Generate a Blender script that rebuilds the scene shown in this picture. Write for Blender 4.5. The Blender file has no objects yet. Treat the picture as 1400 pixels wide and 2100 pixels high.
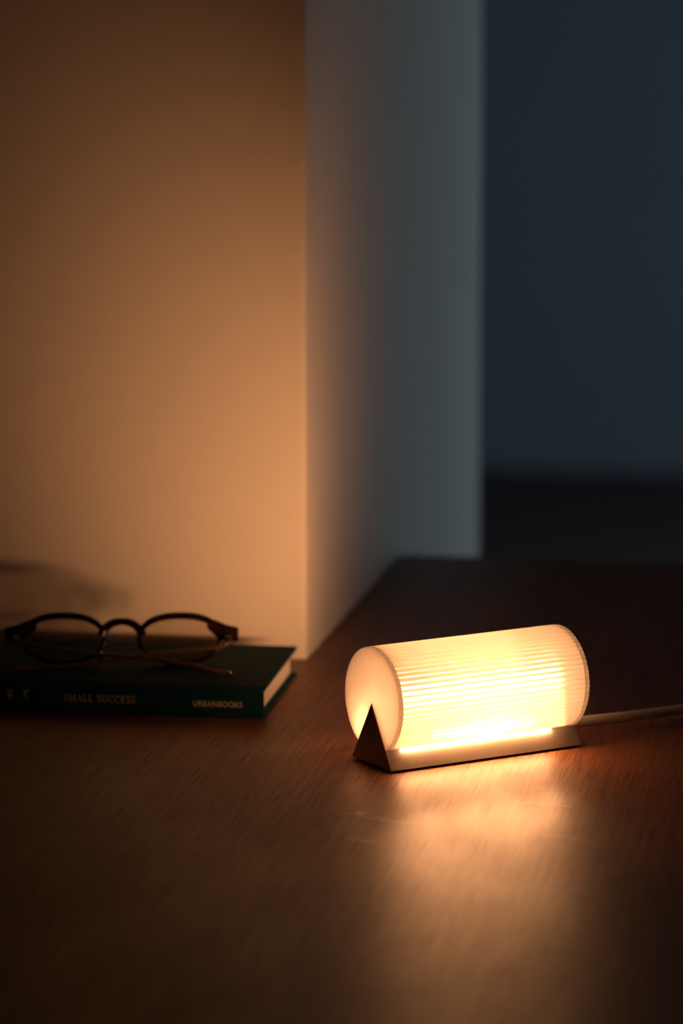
import bpy, bmesh, math, random
from mathutils import Vector, Matrix

R = math.radians
S = bpy.context.scene
COL = S.collection

# ------------------------------------------------------------------ camera
# world axes follow the room: origin at the wall corner on the table top,
# X along the table edge, Y away, Z up (z = 0 is the table top)
F_PX = 7000.0
cam_d = bpy.data.cameras.new('camera')
cam = bpy.data.objects.new('camera', cam_d)
COL.objects.link(cam)
cam.location = (0.4705, -2.5133, 0.5458)
cam.rotation_euler = (math.pi / 2 - 0.1672, 0, R(10))
cam_d.sensor_fit = 'HORIZONTAL'
cam_d.sensor_width = 24.0
cam_d.lens = F_PX / 1400 * 24.0
cam_d.clip_start = 0.05
cam_d.dof.use_dof = True
cam_d.dof.focus_distance = 2.275
cam_d.dof.aperture_fstop = 3.9
S.camera = cam

# ------------------------------------------------------------------ world, window light, exposure
w = bpy.data.worlds.new('dusk')
S.world = w
w.use_nodes = True
bg = w.node_tree.nodes['Background']
bg.inputs['Color'].default_value = (0.35, 0.55, 0.8, 1)
bg.inputs['Strength'].default_value = 0.002

WIN = (1.6, 1.4, 4.4, -0.55, 0.45)          # x of right wall, window y0..y1, z0..z1
ld = bpy.data.lights.new('window_daylight', 'AREA')
ld.shape = 'RECTANGLE'
ld.size = WIN[4] - WIN[3]
ld.size_y = WIN[2] - WIN[1]
ld.color = (0.68, 0.88, 1.0)
ld.energy = 11.0
lo = bpy.data.objects.new('window_daylight', ld)
COL.objects.link(lo)
lo.location = (WIN[0] + 0.07, (WIN[1] + WIN[2]) / 2, (WIN[3] + WIN[4]) / 2)
lo.rotation_euler = (0, R(90), 0)         # shines along -X

vs = S.view_settings
vs.view_transform = 'Standard'
vs.look = 'None'
vs.exposure = 0.0
vs.gamma = 1.0
vs.use_curve_mapping = False

LAMP_COL = (1.0, 0.425, 0.165)
ROD_FILL = 56.0
LED_FRONT = 3.8
LED_CORE = (85.0, 34.0, 14.0)   # middle diodes, then outwards
LED_SEAM = 210.0
ENDS_FILL = 16.0
TABLE_FILL_W = 0.175         # each of sixteen added fill spots under the front edge
REAR_W = 0.95            # each of five rear emitters

# ------------------------------------------------------------------ helpers
def mat(name):
    m = bpy.data.materials.new(name)
    m.use_nodes = True
    nt = m.node_tree
    b = nt.nodes['Principled BSDF']
    return m, nt, b

def nd(nt, t, **kw):
    n = nt.nodes.new(t)
    for k, v in kw.items():
        if k in n.inputs.keys():
            n.inputs[k].default_value = v
        else:
            setattr(n, k, v)
    return n

def coords(nt, scale=(1, 1, 1), rot=(0, 0, 0), loc=(0, 0, 0)):
    tc = nd(nt, 'ShaderNodeTexCoord')
    mp = nd(nt, 'ShaderNodeMapping')
    mp.inputs['Scale'].default_value = scale
    mp.inputs['Rotation'].default_value = rot
    mp.inputs['Location'].default_value = loc
    nt.links.new(tc.outputs['Object'], mp.inputs['Vector'])
    return mp.outputs['Vector']

def noise(nt, vec, scale, detail=4, rough=0.5, dist=0.0):
    n = nd(nt, 'ShaderNodeTexNoise')
    n.inputs['Scale'].default_value = scale
    n.inputs['Detail'].default_value = detail
    n.inputs['Roughness'].default_value = rough
    n.inputs['Distortion'].default_value = dist
    nt.links.new(vec, n.inputs['Vector'])
    return n.outputs['Fac']

def ramp(nt, fac, stops):
    r = nd(nt, 'ShaderNodeValToRGB')
    el = r.color_ramp.elements
    while len(el) < len(stops):
        el.new(0.5)
    for e, (p, c) in zip(el, stops):
        e.position = p
        e.color = (c[0], c[1], c[2], 1) if not isinstance(c, (int, float)) else (c, c, c, 1)
    nt.links.new(fac, r.inputs['Fac'])
    return r.outputs['Color']

def math_n(nt, op, a, b=None, clamp=False):
    n = nd(nt, 'ShaderNodeMath', operation=op)
    n.use_clamp = clamp
    for i, v in enumerate((a, b)):
        if v is None:
            continue
        if isinstance(v, (int, float)):
            n.inputs[i].default_value = v
        else:
            nt.links.new(v, n.inputs[i])
    return n.outputs[0]

def mixc(nt, fac, a, b, mode='MIX'):
    n = nd(nt, 'ShaderNodeMix', data_type='RGBA', blend_type=mode)
    for s, v in ((n.inputs[0], fac), (n.inputs[6], a), (n.inputs[7], b)):
        if isinstance(v, (int, float)):
            s.default_value = v
        elif isinstance(v, tuple):
            s.default_value = (*v, 1)
        else:
            nt.links.new(v, s)
    return n.outputs[2]

def bump(nt, b, h, strength, dist):
    n = nd(nt, 'ShaderNodeBump')
    n.inputs['Strength'].default_value = strength
    n.inputs['Distance'].default_value = dist
    nt.links.new(h, n.inputs['Height'])
    nt.links.new(n.outputs['Normal'], b.inputs['Normal'])

def obj(name, bm, m, parent=None, smooth=False, auto=None):
    me = bpy.data.meshes.new(name)
    bmesh.ops.recalc_face_normals(bm, faces=bm.faces[:])
    if smooth:
        for f in bm.faces:
            f.smooth = True
        if auto is not None:
            for e in bm.edges:
                if len(e.link_faces) == 2 and e.calc_face_angle(0) > R(auto):
                    e.smooth = False
    bm.to_mesh(me)
    bm.free()
    me.materials.append(m)
    o = bpy.data.objects.new(name, me)
    COL.objects.link(o)
    if parent:
        o.parent = parent
    return o

def thing(name, label, cat, loc=(0, 0, 0), rz=0.0):
    o = bpy.data.objects.new(name, None)
    o.empty_display_size = 0.02
    COL.objects.link(o)
    o.location = loc
    o.rotation_euler = (0, 0, rz)
    o['label'] = label
    o['category'] = cat
    return o

def struct(o, label, cat):
    o['kind'] = 'structure'
    o['label'] = label
    o['category'] = cat
    return o

def box(bm, x0, x1, y0, y1, z0, z1, bev=0.0, seg=2):
    vs_ = [bm.verts.new((x, y, z)) for x in (x0, x1) for y in (y0, y1) for z in (z0, z1)]
    fs = [(0, 1, 3, 2), (4, 6, 7, 5), (0, 4, 5, 1), (2, 3, 7, 6), (0, 2, 6, 4), (1, 5, 7, 3)]
    faces = [bm.faces.new([vs_[i] for i in f]) for f in fs]
    if bev > 0:
        es = list({e for f in faces for e in f.edges})
        bmesh.ops.bevel(bm, geom=es, offset=bev, segments=seg, affect='EDGES', profile=0.5)
    return bm

def prism(bm, pts, axis, a0, a1):
    """extrude a 2-D outline (p, q) along an axis: 'x' -> (a,p,q), 'y' -> (p,a,q), 'z' -> (p,q,a)"""
    def mk(a, p, q):
        return {'x': (a, p, q), 'y': (p, a, q), 'z': (p, q, a)}[axis]
    A = [bm.verts.new(mk(a0, p, q)) for p, q in pts]
    B = [bm.verts.new(mk(a1, p, q)) for p, q in pts]
    n = len(pts)
    caps = [bm.faces.new(A), bm.faces.new(B[::-1])]
    sides = [bm.faces.new((A[i], B[i], B[(i + 1) % n], A[(i + 1) % n])) for i in range(n)]
    return caps, sides

def catmull(P, n=10):
    P = [Vector(p) for p in P]
    Q = [P[0] * 2 - P[1]] + P + [P[-1] * 2 - P[-2]]
    out = []
    for i in range(1, len(Q) - 2):
        p0, p1, p2, p3 = Q[i - 1:i + 3]
        for k in range(n):
            t = k / n
            out.append(0.5 * ((2 * p1) + (p2 - p0) * t + (2 * p0 - 5 * p1 + 4 * p2 - p3) * t * t + (3 * p1 - p0 - 3 * p2 + p3) * t ** 3))
    out.append(P[-1])
    return out

def tube(bm, pts, rad, seg=12, flat=1.0, up=Vector((0, 0, 1)), caps=True):
    """sweep an (optionally flattened) circle along a polyline; rad may be a function of t"""
    pts = [Vector(p) for p in pts]
    rings = []
    n = len(pts)
    for i, p in enumerate(pts):
        d = (pts[min(i + 1, n - 1)] - pts[max(i - 1, 0)]).normalized()
        s = d.cross(up)
        if s.length < 1e-6:
            s = d.cross(Vector((1, 0, 0)))
        s.normalize()
        u = s.cross(d).normalized()
        r = rad(i / (n - 1)) if callable(rad) else rad
        rings.append([bm.verts.new(p + s * (math.cos(a) * r * flat) + u * (math.sin(a) * r)) for a in (2 * math.pi * k / seg for k in range(seg))])
    for a, b in zip(rings, rings[1:]):
        for k in range(seg):
            bm.faces.new((a[k], a[(k + 1) % seg], b[(k + 1) % seg], b[k]))
    if caps:
        bm.faces.new(rings[0][::-1])
        bm.faces.new(rings[-1])
    return bm

def sphere(bm, c, r, u=14, v=8, sc=(1, 1, 1)):
    bmesh.ops.create_uvsphere(bm, u_segments=u, v_segments=v, radius=r,
                              matrix=Matrix.Translation(c) @ Matrix.Diagonal((*sc, 1)))
    return bm

# ------------------------------------------------------------------ materials
def m_plaster(name, col):
    m, nt, b = mat(name)
    v = coords(nt)
    c = mixc(nt, ramp(nt, noise(nt, v, 3.0, 3), [(0.3, 0.0), (0.7, 1.0)]), tuple(x * 0.97 for x in col), col)
    nt.links.new(c, b.inputs['Base Color'])
    b.inputs['Roughness'].default_value = 0.85
    b.inputs['Specular IOR Level'].default_value = 0.2
    bump(nt, b, noise(nt, v, 260.0, 3), 0.12, 0.0006)
    return m

SCR = (0.0478, -0.3321, -24)
def m_wood(name):
    m, nt, b = mat(name)
    # broad figure and fine pores, both drawn out along Y
    v1 = coords(nt, (14, 0.9, 14))
    v2 = coords(nt, (850, 20, 850))
    v3 = coords(nt, (280, 5, 280))
    fig = noise(nt, v1, 1.0, 5, 0.6, 0.8)
    fine = noise(nt, v2, 1.0, 3, 0.6)
    mid = noise(nt, v3, 1.0, 4, 0.6, 0.3)
    c1 = ramp(nt, fig, [(0.25, (0.185, 0.071, 0.032)), (0.55, (0.280, 0.113, 0.052)), (0.8, (0.350, 0.150, 0.072))])
    c2 = mixc(nt, 0.75, c1, ramp(nt, mid, [(0.3, 0.62), (0.62, 1.08)]), 'MULTIPLY')
    c3 = mixc(nt, 0.7, c2, ramp(nt, fine, [(0.36, 0.45), (0.5, 1.06)]), 'MULTIPLY')
    # dried smears near the lamp: small streaks with their own shapes
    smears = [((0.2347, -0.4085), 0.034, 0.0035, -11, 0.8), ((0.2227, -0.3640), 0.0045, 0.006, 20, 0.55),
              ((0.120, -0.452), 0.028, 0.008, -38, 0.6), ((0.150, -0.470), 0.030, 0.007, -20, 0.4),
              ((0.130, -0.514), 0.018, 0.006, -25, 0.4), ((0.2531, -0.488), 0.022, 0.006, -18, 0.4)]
    tot = None
    for (c, a, h, ang, k) in smears:
        tc = nd(nt, 'ShaderNodeTexCoord')
        mp = nd(nt, 'ShaderNodeMapping', vector_type='TEXTURE')
        mp.inputs['Location'].default_value = (c[0], c[1], 0)
        mp.inputs['Rotation'].default_value = (0, 0, R(ang))
        mp.inputs['Scale'].default_value = (a, h, 1)
        nt.links.new(tc.outputs['Object'], mp.inputs['Vector'])
        ln = nd(nt, 'ShaderNodeVectorMath', operation='LENGTH')
        nt.links.new(mp.outputs['Vector'], ln.inputs[0])
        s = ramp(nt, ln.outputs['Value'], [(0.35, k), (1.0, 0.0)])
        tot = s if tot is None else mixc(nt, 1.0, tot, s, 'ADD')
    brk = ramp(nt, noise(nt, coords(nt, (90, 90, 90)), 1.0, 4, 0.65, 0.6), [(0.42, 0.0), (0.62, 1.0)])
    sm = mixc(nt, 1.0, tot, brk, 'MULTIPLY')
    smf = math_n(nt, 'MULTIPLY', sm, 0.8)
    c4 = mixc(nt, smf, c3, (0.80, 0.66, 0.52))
    # a hairline scratch in the veneer left of the lamp
    tc = nd(nt, 'ShaderNodeTexCoord')
    wob = nd(nt, 'ShaderNodeTexNoise')
    wob.inputs['Scale'].default_value = 160.0
    nt.links.new(tc.outputs['Object'], wob.inputs['Vector'])
    wv = nd(nt, 'ShaderNodeVectorMath', operation='SCALE')
    nt.links.new(wob.outputs['Color'], wv.inputs[0])
    wv.inputs['Scale'].default_value = 0.005
    ad = nd(nt, 'ShaderNodeVectorMath', operation='ADD')
    nt.links.new(tc.outputs['Object'], ad.inputs[0])
    nt.links.new(wv.outputs[0], ad.inputs[1])
    mp = nd(nt, 'ShaderNodeMapping', vector_type='TEXTURE')
    mp.inputs['Location'].default_value = (SCR[0] + 0.0025, SCR[1] + 0.0025, 0.0025)
    mp.inputs['Rotation'].default_value = (0, 0, R(SCR[2]))
    mp.inputs['Scale'].default_value = (0.015, 0.0007, 1)
    nt.links.new(ad.outputs[0], mp.inputs['Vector'])
    ln = nd(nt, 'ShaderNodeVectorMath', operation='LENGTH')
    nt.links.new(mp.outputs['Vector'], ln.inputs[0])
    c4 = mixc(nt, ramp(nt, ln.outputs['Value'], [(0.5, 0.75), (1.0, 0.0)]), c4, (0.03, 0.012, 0.006))
    nt.links.new(c4, b.inputs['Base Color'])
    rr = ramp(nt, noise(nt, coords(nt, (9, 5, 9)), 1.0, 4, 0.6, 0.4), [(0.3, 0.41), (0.7, 0.50)])
    nt.links.new(rr, b.inputs['Roughness'])
    sp = math_n(nt, 'MULTIPLY', ramp(nt, fine, [(0.38, 0.45), (0.52, 1.0)]), math_n(nt, 'MULTIPLY', ramp(nt, mid, [(0.3, 0.65), (0.65, 1.0)]), 0.52))
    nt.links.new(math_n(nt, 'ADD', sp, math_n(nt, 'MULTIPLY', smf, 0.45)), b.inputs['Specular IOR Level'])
    h = mixc(nt, 0.5, fine, mid)
    bump(nt, b, h, 0.36, 0.0005)
    return m

def m_simple(name, col, rough=0.5, metal=0.0, spec=0.5, bump_scale=None, bump_s=0.1, bump_d=0.0003, var=0.08):
    m, nt, b = mat(name)
    v = coords(nt)
    c = mixc(nt, noise(nt, v, 60.0, 3), tuple(x * (1 - var) for x in col), tuple(min(1, x * (1 + var)) for x in col))
    nt.links.new(c, b.inputs['Base Color'])
    b.inputs['Roughness'].default_value = rough
    b.inputs['Metallic'].default_value = metal
    b.inputs['Specular IOR Level'].default_value = spec
    if bump_scale:
        bump(nt, b, noise(nt, v, bump_scale, 2), bump_s, bump_d)
    return m

def m_cloth(name):
    m, nt, b = mat(name)
    v = coords(nt)
    wv = []
    for d in ('X', 'Y'):
        n = nd(nt, 'ShaderNodeTexWave', wave_type='BANDS', bands_direction=d)
        n.inputs['Scale'].default_value = 420.0
        n.inputs['Distortion'].default_value = 0.6
        nt.links.new(v, n.inputs['Vector'])
        wv.append(n.outputs['Fac'])
    weave = math_n(nt, 'MULTIPLY', wv[0], wv[1])
    c = mixc(nt, weave, (0.008, 0.042, 0.048), (0.013, 0.064, 0.074))
    c = mixc(nt, noise(nt, v, 45.0, 4), c, (0.010, 0.050, 0.058))
    nt.links.new(c, b.inputs['Base Color'])
    b.inputs['Roughness'].default_value = 0.75
    b.inputs['Specular IOR Level'].default_value = 0.05
    bump(nt, b, weave, 0.25, 0.0002)
    return m

def m_pages(name):
    m, nt, b = mat(name)
    v = coords(nt, (4, 4, 3800))
    c = ramp(nt, noise(nt, v, 1.0, 2), [(0.3, (0.62, 0.55, 0.45)), (0.6, (0.82, 0.76, 0.66))])
    nt.links.new(c, b.inputs['Base Color'])
    b.inputs['Roughness'].default_value = 0.8
    return m

def m_tortoise(name):
    m, nt, b = mat(name)
    v = coords(nt)
    c = ramp(nt, noise(nt, v, 120.0, 3, 0.5, 0.7), [(0.35, (0.010, 0.004, 0.002)), (0.6, (0.030, 0.012, 0.005)), (0.75, (0.075, 0.030, 0.010))])
    nt.links.new(c, b.inputs['Base Color'])
    b.inputs['Roughness'].default_value = 0.18
    b.inputs['Coat Weight'].default_value = 0.4
    return m

def m_lens(name):
    m, nt, b = mat(name)
    out = nt.nodes['Material Output']
    nt.nodes.remove(b)
    t = nd(nt, 'ShaderNodeBsdfTransparent')
    t.inputs['Color'].default_value = (0.80, 0.75, 0.69, 1)
    g = nd(nt, 'ShaderNodeBsdfGlossy')
    g.inputs['Roughness'].default_value = 0.03
    fr = nd(nt, 'ShaderNodeFresnel')
    fr.inputs['IOR'].default_value = 1.5
    mx = nd(nt, 'ShaderNodeMixShader')
    nt.links.new(fr.outputs['Fac'], mx.inputs[0])
    nt.links.new(t.outputs[0], mx.inputs[1])
    nt.links.new(g.outputs[0], mx.inputs[2])
    nt.links.new(mx.outputs[0], out.inputs['Surface'])
    return m

def m_acrylic(name, trans, refr, rough, diff_col, back=0.25):
    """acrylic: part passes straight on, part is bent and blurred, the rest is scattered"""
    m, nt, b = mat(name)
    out = nt.nodes['Material Output']
    nt.nodes.remove(b)
    t = nd(nt, 'ShaderNodeBsdfTransparent')
    r = nd(nt, 'ShaderNodeBsdfRefraction')
    r.inputs['Roughness'].default_value = rough
    r.inputs['IOR'].default_value = 1.40
    d1 = nd(nt, 'ShaderNodeBsdfTranslucent')
    d2 = nd(nt, 'ShaderNodeBsdfDiffuse')
    for d in (d1, d2):
        d.inputs['Color'].default_value = (*diff_col, 1)
    sc = nd(nt, 'ShaderNodeMixShader')
    sc.inputs[0].default_value = back
    nt.links.new(d1.outputs[0], sc.inputs[1])
    nt.links.new(d2.outputs[0], sc.inputs[2])
    m1 = nd(nt, 'ShaderNodeMixShader')
    m1.inputs[0].default_value = refr / (1 - trans)
    nt.links.new(sc.outputs[0], m1.inputs[1])
    nt.links.new(r.outputs[0], m1.inputs[2])
    m2 = nd(nt, 'ShaderNodeMixShader')
    m2.inputs[0].default_value = trans
    nt.links.new(m1.outputs[0], m2.inputs[1])
    nt.links.new(t.outputs[0], m2.inputs[2])
    nt.links.new(m2.outputs[0], out.inputs['Surface'])
    return m

def m_led(name, strength):
    m, nt, b = mat(name)
    out = nt.nodes['Material Output']
    nt.nodes.remove(b)
    e = nd(nt, 'ShaderNodeEmission')
    e.inputs['Color'].default_value = (*LAMP_COL, 1)
    e.inputs['Strength'].default_value = strength
    nt.links.new(e.outputs[0], out.inputs['Surface'])
    return m

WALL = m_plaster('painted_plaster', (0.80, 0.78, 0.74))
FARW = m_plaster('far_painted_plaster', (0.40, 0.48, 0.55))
WOOD = m_wood('walnut_veneer')
FLOORM = m_simple('dark_floor_boards', (0.22, 0.15, 0.15), 0.7, spec=0.2)
CLOTH = m_cloth('green_book_cloth')
PAGES = m_pages('cream_paper')
FOIL = m_simple('gold_foil', (0.95, 0.72, 0.42), 0.5, 0.0)
TORT = m_tortoise('tortoise_acetate')
AMBER = m_simple('amber_acetate', (0.10, 0.045, 0.016), 0.22)
METAL = m_simple('pale_gold_metal', (0.90, 0.78, 0.58), 0.07, 1.0)
LENS = m_lens('lens_glass')
BASEM = m_simple('satin_grey_coat', (0.56, 0.52, 0.46), 0.42, 0.42, bump_scale=2500, bump_s=0.08, bump_d=0.0001)
RUBBER = m_simple('black_rubber', (0.012, 0.012, 0.012), 0.8)
CABLE = m_simple('white_cable_sheath', (0.90, 0.87, 0.82), 0.45)
FROST = m_acrylic('frosted_acrylic', 0.0, 0.40, 0.50, (0.95, 0.93, 0.90))
DISC = m_acrylic('frosted_acrylic_disc', 0.0, 0.12, 0.50, (0.97, 0.95, 0.92), 0.10)
INNER = m_acrylic('polished_acrylic', 0.90, 0.0, 0.1, (0.95, 0.93, 0.90), 0.5)
CLEAR = m_acrylic('clear_acrylic', 0.88, 0.08, 0.05, (0.95, 0.93, 0.90))
FILLR = m_led('fill_glow_rod', ROD_FILL)
LEDF = m_led('led_warm_front', LED_FRONT)
LEDC = [m_led('led_warm_core', v) for v in LED_CORE]
LEDS = m_led('led_warm_seam', LED_SEAM)
FILLE = m_led('fill_glow_end', ENDS_FILL)
WFRAME = m_simple('window_frame_paint', (0.6, 0.6, 0.58), 0.5)

# ------------------------------------------------------------------ setting
FZ = -0.74
bm = bmesh.new()
box(bm, -2.4, 0.0, 0.0, 0.985, FZ, 1.75)
es = [e for e in bm.edges if abs(e.verts[0].co.x) < 1e-6 and abs(e.verts[1].co.x) < 1e-6 and abs(e.verts[0].co.z - e.verts[1].co.z) > 1]
bmesh.ops.bevel(bm, geom=es, offset=0.004, segments=4, affect='EDGES', profile=0.5)
struct(obj('wall_left', bm, WALL, smooth=True, auto=40), 'white painted wall pier with a square corner behind the book', 'wall')

bm = bmesh.new()
box(bm, -2.4, 1.7, -3.6, 5.8, FZ - 0.05, FZ)
struct(obj('floor', bm, FLOORM), 'dark floor in the unlit room behind the table', 'floor')

bm = bmesh.new()
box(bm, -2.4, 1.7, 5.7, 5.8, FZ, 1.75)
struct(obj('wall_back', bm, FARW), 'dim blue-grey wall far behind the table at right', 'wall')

bm = bmesh.new()
x0, x1 = WIN[0], WIN[0] + 0.1
box(bm, x0, x1, -3.6, WIN[1], FZ, 1.75)
box(bm, x0, x1, WIN[2], 5.7, FZ, 1.75)
box(bm, x0, x1, WIN[1], WIN[2], FZ, WIN[3])
box(bm, x0, x1, WIN[1], WIN[2], WIN[4], 1.75)
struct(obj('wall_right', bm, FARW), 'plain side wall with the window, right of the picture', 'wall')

bm = bmesh.new()
for y in (WIN[1] + 0.02, (WIN[1] + WIN[2]) / 2, WIN[2] - 0.02):
    box(bm, x0 + 0.01, x0 + 0.05, y - 0.02, y + 0.02, WIN[3], WIN[4])
for z in (WIN[3] + 0.02, WIN[4] - 0.02):
    box(bm, x0 + 0.01, x0 + 0.05, WIN[1], WIN[2], z - 0.02, z + 0.02)
struct(obj('window_1', bm, WFRAME), 'window letting cool dusk light in from the right', 'window')

# ------------------------------------------------------------------ table
tb = thing('wooden_table', 'dark walnut table with fine straight grain under the glowing lamp', 'table', (0, 0, 0))
bm = bmesh.new()
g = 0.0008
outline = [(-1.25, -1.30), (1.15, -1.30), (1.15, 0.456), (g, 0.456), (g, -g), (-1.25, -g)]
caps, sides = prism(bm, outline, 'z', -0.032, 0.0)
top_e = [e for e in bm.edges if all(abs(v.co.z) < 1e-6 for v in e.verts)]
bmesh.ops.bevel(bm, geom=top_e, offset=0.0015, segments=2, affect='EDGES')
obj('table_top', bm, WOOD, tb)
for (x, y) in ((-1.18, -1.22), (1.08, -1.22), (1.08, 0.39), (-1.18, -0.08), (0.06, 0.39)):
    bm = bmesh.new()
    box(bm, x - 0.025, x + 0.025, y - 0.025, y + 0.025, FZ, -0.032, 0.002)
    obj('leg', bm, WOOD, tb)

# ------------------------------------------------------------------ lamp
L, W, H, RT, ZC = 0.150, 0.0524, 0.0426, 0.0358, 0.0448
lamp = thing('table_lamp', 'glowing ribbed frosted tube lamp on a triangular metal base', 'lamp', (0.1056, -0.3273, 0), R(30.07 + 10))
# local axes: x along the tube (0..L), -y towards the viewer, z up
# base: triangular prism with softened edges
bm = bmesh.new()
zb = 0.0012
def tri(z):
    return W / 2 * (1 - z / H)
pts = [(-tri(zb) , zb + 0.0006), (-tri(zb) + 0.0009, zb), (tri(zb) - 0.0009, zb), (tri(zb), zb + 0.0006),
       (0.00045, H - 0.0006), (0.0, H), (-0.00045, H - 0.0006)]
prism(bm, pts, 'x', -0.0004, L + 0.0004)
bmesh.ops.bevel(bm, geom=[e for e in bm.edges if abs(e.verts[0].co.x - e.verts[1].co.x) < 1e-6], offset=0.0002, segments=1, affect='EDGES')
obj('base', bm, BASEM, lamp)
bm = bmesh.new()
prism(bm, [(-W / 2 + 0.004, 0.0), (W / 2 - 0.004, 0.0), (W / 2 - 0.004, zb), (-W / 2 + 0.004, zb)], 'x', 0.003, L - 0.003)
obj('foot_pad', bm, RUBBER, lamp)

NR, AMP, SUB = 66, 0.00056, 6
def rib(a):
    """outer radius at angle a (0 = straight up): rounded ribs with sharp valleys"""
    p = (a / (2 * math.pi) * NR) % 1.0
    return RT - AMP + AMP * math.sqrt(max(0.0, 1 - (2 * p - 1) ** 2)) * 1.0
def pt(a, r):
    return (r * math.sin(a), ZC + r * math.cos(a))
def outside(p, gap=0.0003):
    return abs(p[0]) > max(0.0, tri(p[1])) + gap or p[1] > H
N = NR * SUB
angs = [-math.pi + 2 * math.pi * i / N for i in range(N + 1)]
arc = [a for a in angs if outside(pt(a, rib(a)))]
T = 0.0022
CLEAR_A = (R(32), R(128))                # unseen clear strip added at the back so light reaches the wall
def shell(bm, arc_, xa, xb):
    rows = []
    for a in arc_:
        o_, i_ = pt(a, rib(a)), pt(a, RT - T)
        rows.append([bm.verts.new((xa, *o_)), bm.verts.new((xb, *o_)), bm.verts.new((xb, *i_)), bm.verts.new((xa, *i_))])
    for p, q in zip(rows, rows[1:]):
        for k in range(4):
            f = bm.faces.new((p[k], p[(k + 1) % 4], q[(k + 1) % 4], q[k]))
            f.material_index = 1 if k == 2 else 0
    bm.faces.new(rows[0])
    bm.faces.new(rows[-1][::-1])
TC = 0.003
for name, m, arc_, lab in (('shade', FROST, [a for a in arc if a <= CLEAR_A[0] + 1e-6], 'ribbed frosted acrylic tube glowing warm'),
                           ('added_clear_strip', CLEAR, [a for a in arc if CLEAR_A[0] - 1e-6 <= a <= CLEAR_A[1] + 1e-6], 'unseen clear ribbed strip added at the back of the tube to let light out'),
                           ('rear_shade', FROST, [a for a in arc if a >= CLEAR_A[1] - 1e-6], 'lower frosted strip at the back of the tube')):
    bm = bmesh.new()
    shell(bm, arc_, TC + 0.0002, L - TC - 0.0002)
    o = obj(name, bm, m, lamp, smooth=True, auto=50)
    o.data.materials.append(INNER)
    o['label'] = lab
for xa, xb in ((0.0, TC), (L - TC, L)):
    bm = bmesh.new()
    out = [pt(a, rib(a)) for a in arc]
    # the slot for the base runs from the rim up to the tip of the triangle: fan the face from there
    zl = out[0][1]
    out = [(-tri(zl) - 0.0003, zl)] + out + [(tri(out[-1][1]) + 0.0003, out[-1][1])]
    A = [bm.verts.new((xa, *p)) for p in out]
    B = [bm.verts.new((xb, *p)) for p in out]
    ca, cb = bm.verts.new((xa, 0, H + 0.0004)), bm.verts.new((xb, 0, H + 0.0004))
    for k in range(len(out) - 1):
        bm.faces.new((ca, A[k], A[k + 1]))
        bm.faces.new((cb, B[k + 1], B[k]))
        bm.faces.new((A[k], B[k], B[k + 1], A[k + 1]))
    bm.faces.new((ca, cb, B[0], A[0]))
    bm.faces.new((cb, ca, A[-1], B[-1]))
    obj('end_disc', bm, DISC, lamp)['label'] = 'frosted end disc with a scalloped rim'

# inside the tube: LED boards on the front slope, added fill boards behind
nl = math.hypot(W / 2, H)
nrm = (H / nl, (W / 2) / nl)            # outward (horizontal, up) of a sloping face
slp = (-(W / 2) / nl, H / nl)           # up the slope
def board(side, t0, t1, xa, xb, m, name, lift=0.0006, th=0.0008):
    bm = bmesh.new()
    P = []
    for t, k in ((t0, lift), (t1, lift), (t1, lift + th), (t0, lift + th)):
        h_ = W / 2 + slp[0] * t + nrm[0] * k
        z_ = slp[1] * t + nrm[1] * k
        P.append((side * h_, z_))
    prism(bm, P, 'x', xa, xb)
    return obj(name, bm, m, lamp)
bm = bmesh.new()
tube(bm, [(0.008, 0, H + 0.0022), (0.142, 0, H + 0.0022)], 0.0016, 10)  # made-up glowing rod, added to brighten the tube and its end discs
obj('fill_rod', bm, FILLR, lamp, smooth=True, auto=50)
board(-1, 0.018, 0.045, 0.008, 0.142, LEDF, 'light_panel')
for xa, xb in ((0.0050, 0.0130), (L - 0.0130, L - 0.0050)):
    board(+1, 0.018, 0.040, xa, xb, FILLE, 'end_fill', lift=0.0016)  # extra boards added near both ends to brighten the discs
for xa, xb, k in ((0.067, 0.085, 0), (0.052, 0.067, 1), (0.085, 0.100, 1), (0.036, 0.052, 2), (0.100, 0.116, 2)):
    board(-1, 0.0235, 0.0275, xa, xb, LEDC[k], 'led_strip', lift=0.0016)
board(-1, 0.0152, 0.0157, 0.012, 0.130, LEDS, 'seam_light', lift=0.0004)
# the rear diodes throw their light back towards the wall
aim = Vector((-math.sin(R(36)), math.cos(R(36)), math.tan(R(19)))).normalized()
for k, x in enumerate((0.035, 0.055, 0.075, 0.095, 0.115)):
    sl = bpy.data.lights.new('rear_diode', 'SPOT')
    sl.energy = REAR_W
    sl.color = LAMP_COL
    sl.shadow_soft_size = 0.006
    sl.spot_size = R(86)
    sl.spot_blend = 1.0
    so = bpy.data.objects.new('rear_diode', sl)
    COL.objects.link(so)
    so.parent = lamp
    so.location = (x, 0.010, 0.047)
    dl = Matrix.Rotation(-R(40.07), 3, 'Z') @ aim
    so.rotation_euler = dl.to_track_quat('-Z', 'Y').to_euler()
    so.scale = (0.6, 1, 1)

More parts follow.
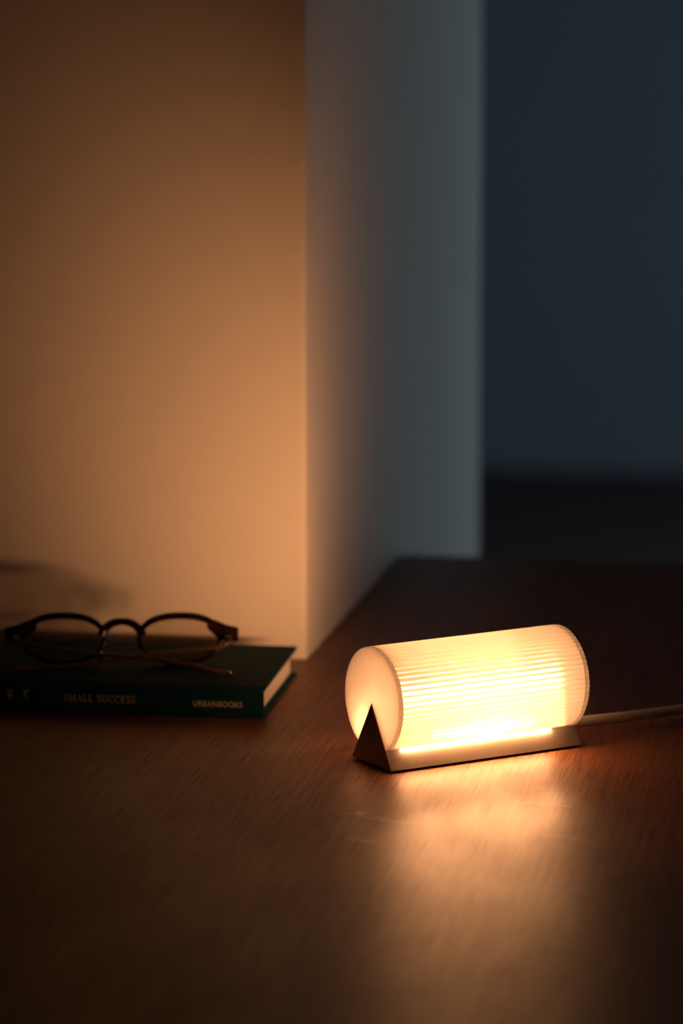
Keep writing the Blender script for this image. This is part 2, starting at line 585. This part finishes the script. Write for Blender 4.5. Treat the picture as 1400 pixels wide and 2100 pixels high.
# low spots added under the tube's front edge to make the table's light pool
aim = Vector((math.sin(R(12)), -math.cos(R(12)), -math.tan(R(0.8)))).normalized()
for k in range(16):
    x = 0.013 + 0.0078 * k
    size, part = ((13, 1.0), (17, 0.7), (15, 0.9), (24, 0.18))[(k * 3) % 4]
    sl = bpy.data.lights.new('table_fill_spot', 'SPOT')
    sl.energy = TABLE_FILL_W * part
    sl.color = LAMP_COL
    sl.shadow_soft_size = 0.001
    sl.spot_size = R(size)
    sl.spot_blend = 1.0
    so = bpy.data.objects.new('table_fill_spot', sl)
    COL.objects.link(so)
    so.parent = lamp
    so.location = (x, -0.0222, 0.0152)
    dl = Matrix.Rotation(-R(40.07), 3, 'Z') @ aim
    so.rotation_euler = dl.to_track_quat('-Z', 'Y').to_euler()
    so.scale = (8, 1, 1)

# cable from the far end of the base
bm = bmesh.new()
inv = Matrix.Translation((0.1056, -0.3273, 0)) @ Matrix.Rotation(R(40.07), 4, 'Z')
inv = inv.inverted()

cab = [(0.2190, -0.2335, 0.0125), (0.2245, -0.2300, 0.0125), (0.2371, -0.2213, 0.0120), (0.2681, -0.1918, 0.0100), (0.2993, -0.1558, 0.0078),
       (0.3245, -0.1203, 0.0056), (0.3636, -0.0711, 0.0039), (0.46, 0.02, 0.0038), (0.62, 0.13, 0.0038), (0.80, 0.20, 0.0038),
       (0.98, 0.30, 0.0038), (1.10, 0.40, 0.0038)]
tube(bm, catmull([inv @ Vector(p) for p in cab], 10), 0.0037, 16)
obj('power_cable', bm, CABLE, lamp, smooth=True, auto=50)['label'] = 'round white power cable'
bm = bmesh.new()
tube(bm, [(L + 0.0003, 0, 0.0125), (L + 0.0035, 0.0002, 0.0125)], 0.0046, 16)
obj('cable_grommet', bm, CABLE, lamp, smooth=True, auto=40)

# ------------------------------------------------------------------ book
# local axes: x to the left end is negative, y from spine (0) to fore-edge, z up
BW, BD, BH, CT = 0.215, 0.150, 0.0223, 0.0026
book = thing('book', 'dark green cloth hardcover book lying flat with gold spine lettering', 'book', (0.0080, -0.2077, 0), R(10 - 8.3))
def cover_profile(top):
    z1 = BH if top else 0.0
    s = -1 if top else 1
    o = [(0.0022, z1 + s * 0.0003), (0.0040, z1 + s * 0.0001), (0.0056, z1 + s * 0.0016), (0.0072, z1 + s * 0.0020), (0.0088, z1 + s * 0.0015), (0.0104, z1),
         (BD - 0.0006, z1), (BD, z1 + s * 0.0006), (BD, z1 + s * (CT - 0.0006)), (BD - 0.0006, z1 + s * CT)]
    i_ = [(0.0104, z1 + s * CT), (0.0072, z1 + s * (CT + 0.0006)), (0.0022, z1 + s * (CT - 0.0004))]
    return o + i_
for top in (True, False):
    bm = bmesh.new()
    prism(bm, cover_profile(top), 'x', -BW, 0.0)
    bmesh.ops.triangulate(bm, faces=[f for f in bm.faces if len(f.verts) > 4])
    obj('front_cover' if top else 'back_cover', bm, CLOTH, book)
bm = bmesh.new()
sp = [(0.0024, 0.0002), (0.0008, 0.0006), (0.0001, 0.0030), (-0.0004, BH * 0.5), (0.0001, BH - 0.0030), (0.0008, BH - 0.0006), (0.0024, BH - 0.0002),
      (0.0030, BH - 0.0030), (0.0030, 0.0030)]
prism(bm, sp, 'x', -BW, 0.0)
bmesh.ops.triangulate(bm, faces=[f for f in bm.faces if len(f.verts) > 4])
obj('spine', bm, CLOTH, book)
bm = bmesh.new()
pg = [(0.0034, CT + 0.0007), (BD - 0.0045, CT + 0.0002), (BD - 0.0055, BH * 0.35), (BD - 0.0058, BH * 0.5), (BD - 0.0055, BH * 0.65), (BD - 0.0045, BH - CT - 0.0002), (0.0034, BH - CT - 0.0007)]
prism(bm, pg, 'x', -BW + 0.0042, -0.0042)
obj('page_block', bm, PAGES, book)['label'] = 'cream page block'

# spine lettering: each line of lettering is one part, thin foil on the spine
def stroke_mesh(bm, segs, ox, oz, h, y=-0.00055, th=0.00025):
    for (ax, az, bx_, bz, wd) in segs:
        a, b_ = Vector((ax, az)), Vector((bx_, bz))
        d = b_ - a
        if d.length < 1e-6:
            continue
        d.normalize()
        n = Vector((-d.y, d.x)) * wd * 0.5
        e = d * wd * 0.2
        q = [a - e + n, b_ + e + n, b_ + e - n, a - e - n]
        prism(bm, [(ox + p.x * h, oz + p.y * h) for p in q], 'y', y, y + th + 0.0004)
def arcseg(cx, cz, rx, rz, a0, a1, w0, n=10):
    P = [(cx + rx * math.cos(R(a0 + (a1 - a0) * k / n)), cz + rz * math.sin(R(a0 + (a1 - a0) * k / n))) for k in range(n + 1)]
    return [(p[0], p[1], q[0], q[1], w0) for p, q in zip(P, P[1:])]
TK, TN = 0.15, 0.06
GL = {
    'S': (0.56, arcseg(0.28, 0.74, 0.20, 0.22, 30, 250, 0.10) + [(0.20, 0.54, 0.36, 0.44, TK)] + arcseg(0.28, 0.25, 0.21, 0.22, 70, -150, 0.10) + [(0.47, 0.80, 0.47, 0.98, TN), (0.07, 0.02, 0.07, 0.2, TN)]),
    'M': (0.98, [(0.12, 0, 0.12, 1, TN), (0.14, 1, 0.48, 0.05, TK), (0.48, 0.05, 0.82, 1, TN), (0.84, 0, 0.84, 1, TK), (0.0, 0, 0.24, 0, TN), (0.72, 0, 0.98, 0, TN), (0.0, 1, 0.16, 1, TN), (0.8, 1, 0.98, 1, TN)]),
    'A': (0.80, [(0.10, 0, 0.39, 1, TN), (0.39, 1, 0.70, 0, TK), (0.2, 0.34, 0.58, 0.34, TN), (0.0, 0, 0.22, 0, TN), (0.56, 0, 0.82, 0, TN)]),
    'L': (0.66, [(0.16, 0, 0.16, 1, TK), (0.04, 1, 0.3, 1, TN), (0.04, 0, 0.58, 0, TN), (0.58, 0, 0.60, 0.24, TN)]),
    'U': (0.82, [(0.17, 1, 0.17, 0.3, TK), (0.66, 1, 0.66, 0.3, TN), (0.04, 1, 0.3, 1, TN), (0.54, 1, 0.78, 1, TN)] + arcseg(0.415, 0.3, 0.245, 0.28, 180, 360, 0.09)),
    'C': (0.76, arcseg(0.42, 0.5, 0.35, 0.48, 45, 315, 0.11, 16) + [(0.67, 0.72, 0.67, 0.96, TN)]),
    'E': (0.68, [(0.16, 0, 0.16, 1, TK), (0.04, 1, 0.56, 1, TN), (0.04, 0, 0.6, 0, TN), (0.16, 0.52, 0.46, 0.52, TN), (0.56, 1, 0.56, 0.8, TN), (0.6, 0, 0.6, 0.22, TN)]),
    ' ': (0.30, []),
}
def serif(text, x_left, x_right, z0, h, name):
    tot = sum(GL[c][0] for c in text) + 0.10 * (len(text) - 1)
    k = (x_right - x_left) / (tot * h)
    bm = bmesh.new()
    x = x_left
    for c in text:
        wd, segs = GL[c]
        stroke_mesh(bm, [(a * k, b_, c_ * k, d, e) for a, b_, c_, d, e in segs], x, z0, h)
        x += (wd + 0.10) * h * k
    return obj(name, bm, FOIL, book)
PX = 1 / 2856.0
serif('SMALL SUCCESS', (130 - 540) * PX, (278 - 540) * PX, 0.0093, 0.0050, 'spine_lettering')
# the sans-serif imprint, from the built-in font
fc = bpy.data.curves.new('imprint', 'FONT')
fc.body = 'URBANBOOKS'
fc.space_character = 1.12
fo = bpy.data.objects.new('imprint', fc)
COL.objects.link(fo)
bpy.context.view_layer.update()
me = bpy.data.meshes.new_from_object(fo.evaluated_get(bpy.context.evaluated_depsgraph_get()))
bpy.data.objects.remove(fo)
xs = [v.co.x for v in me.vertices]; ys = [v.co.y for v in me.vertices]
xl, xr, hh = (397 - 540) * PX, (497 - 540) * PX, 0.0041
for v in me.vertices:
    u_ = (v.co.x - min(xs)) / (max(xs) - min(xs)); t_ = (v.co.y - min(ys)) / (max(ys) - min(ys))
    v.co = (xl + (xr - xl) * u_, -0.0004, 0.0086 + hh * t_)
bm = bmesh.new()
bm.from_mesh(me)
geo = bmesh.ops.extrude_face_region(bm, geom=bm.faces[:])
bmesh.ops.translate(bm, vec=(0, -0.00018, 0), verts=[g_ for g_ in geo['geom'] if isinstance(g_, bmesh.types.BMVert)])
obj('spine_lettering', bm, FOIL, book)
# hand-lettered title further left: two characters with a bar over paired strokes
bm = bmesh.new()
h = 0.0068
gl1 = [(0.0, 0.95, 0.62, 0.95, 0.10), (0.16, 0.95, 0.02, 0.35, 0.09), (0.12, 0.62, 0.26, 0.30, 0.09), (0.46, 0.95, 0.34, 0.30, 0.09), (0.44, 0.62, 0.60, 0.28, 0.09), (0.02, 0.12, 0.60, 0.12, 0.07)]
gl2 = [(0.0, 0.92, 0.75, 0.97, 0.10), (0.36, 0.95, 0.08, 0.25, 0.09), (0.22, 0.60, 0.62, 0.08, 0.10), (0.24, 0.62, 0.5, 0.75, 0.07)]
stroke_mesh(bm, gl1, (12 - 540) * PX, 0.0094, h)
stroke_mesh(bm, gl2, (43 - 540) * PX, 0.0094, h)
stroke_mesh(bm, [(0, 0.45, 0.22, 0.45, 0.12)], (-6 - 540) * PX, 0.0094, h)
obj('spine_lettering', bm, FOIL, book)

# ------------------------------------------------------------------ spectacles
gls = thing('spectacles', 'tortoiseshell spectacles with round lenses resting folded on the green book', 'glasses', (-0.1093, -0.1462, BH), R(10))
TILT = R(16)
def lean(x, z, y=0.0):
    """point of the upright frame plane, leaned back about its bottom edge"""
    return Vector((x, y * math.cos(TILT) + z * math.sin(TILT), -y * math.sin(TILT) + z * math.cos(TILT)))
LCX, LA, LB, LZ = 0.0422, 0.0276, 0.0150, 0.0186
def lens_pt(a, side, off=0.0):
    c, s_ = math.cos(a), math.sin(a)
    n_ = 2.35
    rx = LA * (1 - 0.07 * max(0, -s_))
    x = rx * math.copysign(abs(c) ** (2 / n_), c)
    z = LB * math.copysign(abs(s_) ** (2 / n_), s_)
    # outward offset
    l_ = math.hypot(x / LA ** 2, z / LB ** 2)
    x += off * (x / LA ** 2) / l_
    z += off * (z / LB ** 2) / l_
    return side * LCX + side * x, LZ + z
NA = 64
for side in (-1, 1):
    bm = bmesh.new()
    rings = []
    for k in range(NA):
        a = 2 * math.pi * k / NA
        wd = 0.0035 + 0.0014 * max(0, math.sin(a)) + 0.0006 * max(0, math.cos(a)) * max(0, math.sin(a))
        ring = []
        for off, y in ((0.0, -0.0014), (0.0006, -0.0021), (wd - 0.0006, -0.0021), (wd, -0.0014), (wd, 0.0014), (wd - 0.0006, 0.0021), (0.0006, 0.0021), (0.0, 0.0014)):
            ring.append(bm.verts.new(lean(*lens_pt(a, side, off), y)))
        rings.append(ring)
    for p, q in zip(rings, rings[1:] + rings[:1]):
        for k in range(8):
            bm.faces.new((p[k], p[(k + 1) % 8], q[(k + 1) % 8], q[k]))
    obj('rim', bm, TORT, gls, smooth=True, auto=50)
    # lens: shallow dome
    bm = bmesh.new()
    layers = []
    for fr_, dy in ((1.02, 0.0), (0.7, 0.0010), (0.35, 0.0017)):
        layers.append([bm.verts.new(lean(side * LCX + (lens_pt(2 * math.pi * k / NA, side)[0] - side * LCX) * fr_, LZ + (lens_pt(2 * math.pi * k / NA, side)[1] - LZ) * fr_, dy)) for k in range(NA)])
    cvt = bm.verts.new(lean(side * LCX, LZ, 0.0020))
    for p, q in zip(layers, layers[1:]):
        for k in range(NA):
            bm.faces.new((p[k], p[(k + 1) % NA], q[(k + 1) % NA], q[k]))
    for k in range(NA):
        bm.faces.new((layers[-1][k], layers[-1][(k + 1) % NA], cvt))
    obj('lens', bm, LENS, gls, smooth=True)['label'] = 'clear lens'
    # end piece at the upper outer corner, turning towards the temple
    bm = bmesh.new()
    sec = [(0.0620, 0.0268, 0.0345), (0.069, 0.0205, 0.0325), (0.076, 0.0178, 0.0292), (0.0850, 0.0172, 0.0272)]
    rr_ = []
    for (x, za, zb_) in sec:
        rr_.append([bm.verts.new(lean(side * x, z, y)) for z, y in ((za, -0.0045 if x > 0.07 else -0.0022), (zb_, -0.0045 if x > 0.07 else -0.0022), (zb_, 0.0022), (za, 0.0022))])
    for p, q in zip(rr_, rr_[1:]):
        for k in range(4):
            bm.faces.new((p[k], p[(k + 1) % 4], q[(k + 1) % 4], q[k]))
    bm.faces.new(rr_[0]); bm.faces.new(rr_[-1][::-1])
    bmesh.ops.bevel(bm, geom=bm.edges[:], offset=0.0006, segments=2, affect='EDGES')
    obj('end_piece', bm, TORT, gls, smooth=True, auto=35)
    # nose pad
    bm = bmesh.new()
    sphere(bm, lean(side * 0.0150, 0.0062, -0.0042), 0.0026, sc=(0.7, 0.7, 1.5))
    obj('nose_pad', bm, METAL, gls, smooth=True)
bm = bmesh.new()
br = [(-0.0150, 0.0215), (-0.0125, 0.0265), (-0.0070, 0.0306), (0.0, 0.0319), (0.0070, 0.0306), (0.0125, 0.0265), (0.0150, 0.0215)]
tube(bm, catmull([lean(x, z) for x, z in br], 6), lambda t: 0.0027 + 0.0008 * abs(2 * t - 1), 12, up=Vector((0, 1, 0)))
obj('bridge', bm, TORT, gls, smooth=True, auto=60)
# temples folded across, towards the viewer
for P in ([(-0.0765, -0.0028, 0.0205), (-0.070, -0.0050, 0.0165), (-0.022, -0.0150, 0.0118), (0.020, -0.0230, 0.0098), (0.052, -0.0305, 0.0066), (0.068, -0.0340, 0.0032), (0.0795, -0.0352, 0.0019)],
          [(0.0775, -0.0028, 0.0205), (0.072, -0.0060, 0.0150), (0.027, -0.0115, 0.0110), (-0.012, -0.0165, 0.0062), (-0.040, -0.0215, 0.0040), (-0.072, -0.0255, 0.0020), (-0.092, -0.0270, 0.0018)]):
    bm = bmesh.new()
    tube(bm, catmull(P, 8), lambda t: 0.0015 - 0.0002 * t, 10, flat=0.8)
    tp = obj('temple', bm, AMBER, gls, smooth=True, auto=60)
    bm = bmesh.new()
    e = Vector(P[-1])
    sphere(bm, e, 0.0017)
    obj('tip_cap', bm, METAL, tp, smooth=True)
    bm = bmesh.new()
    s_ = 1 if P[0][0] > 0 else -1
    box(bm, P[0][0] - 0.002, P[0][0] + 0.002, P[0][1] - 0.0028, P[0][1] + 0.003, P[0][2] - 0.0022, P[0][2] + 0.0022, 0.0004)
    obj('hinge', bm, METAL, tp)
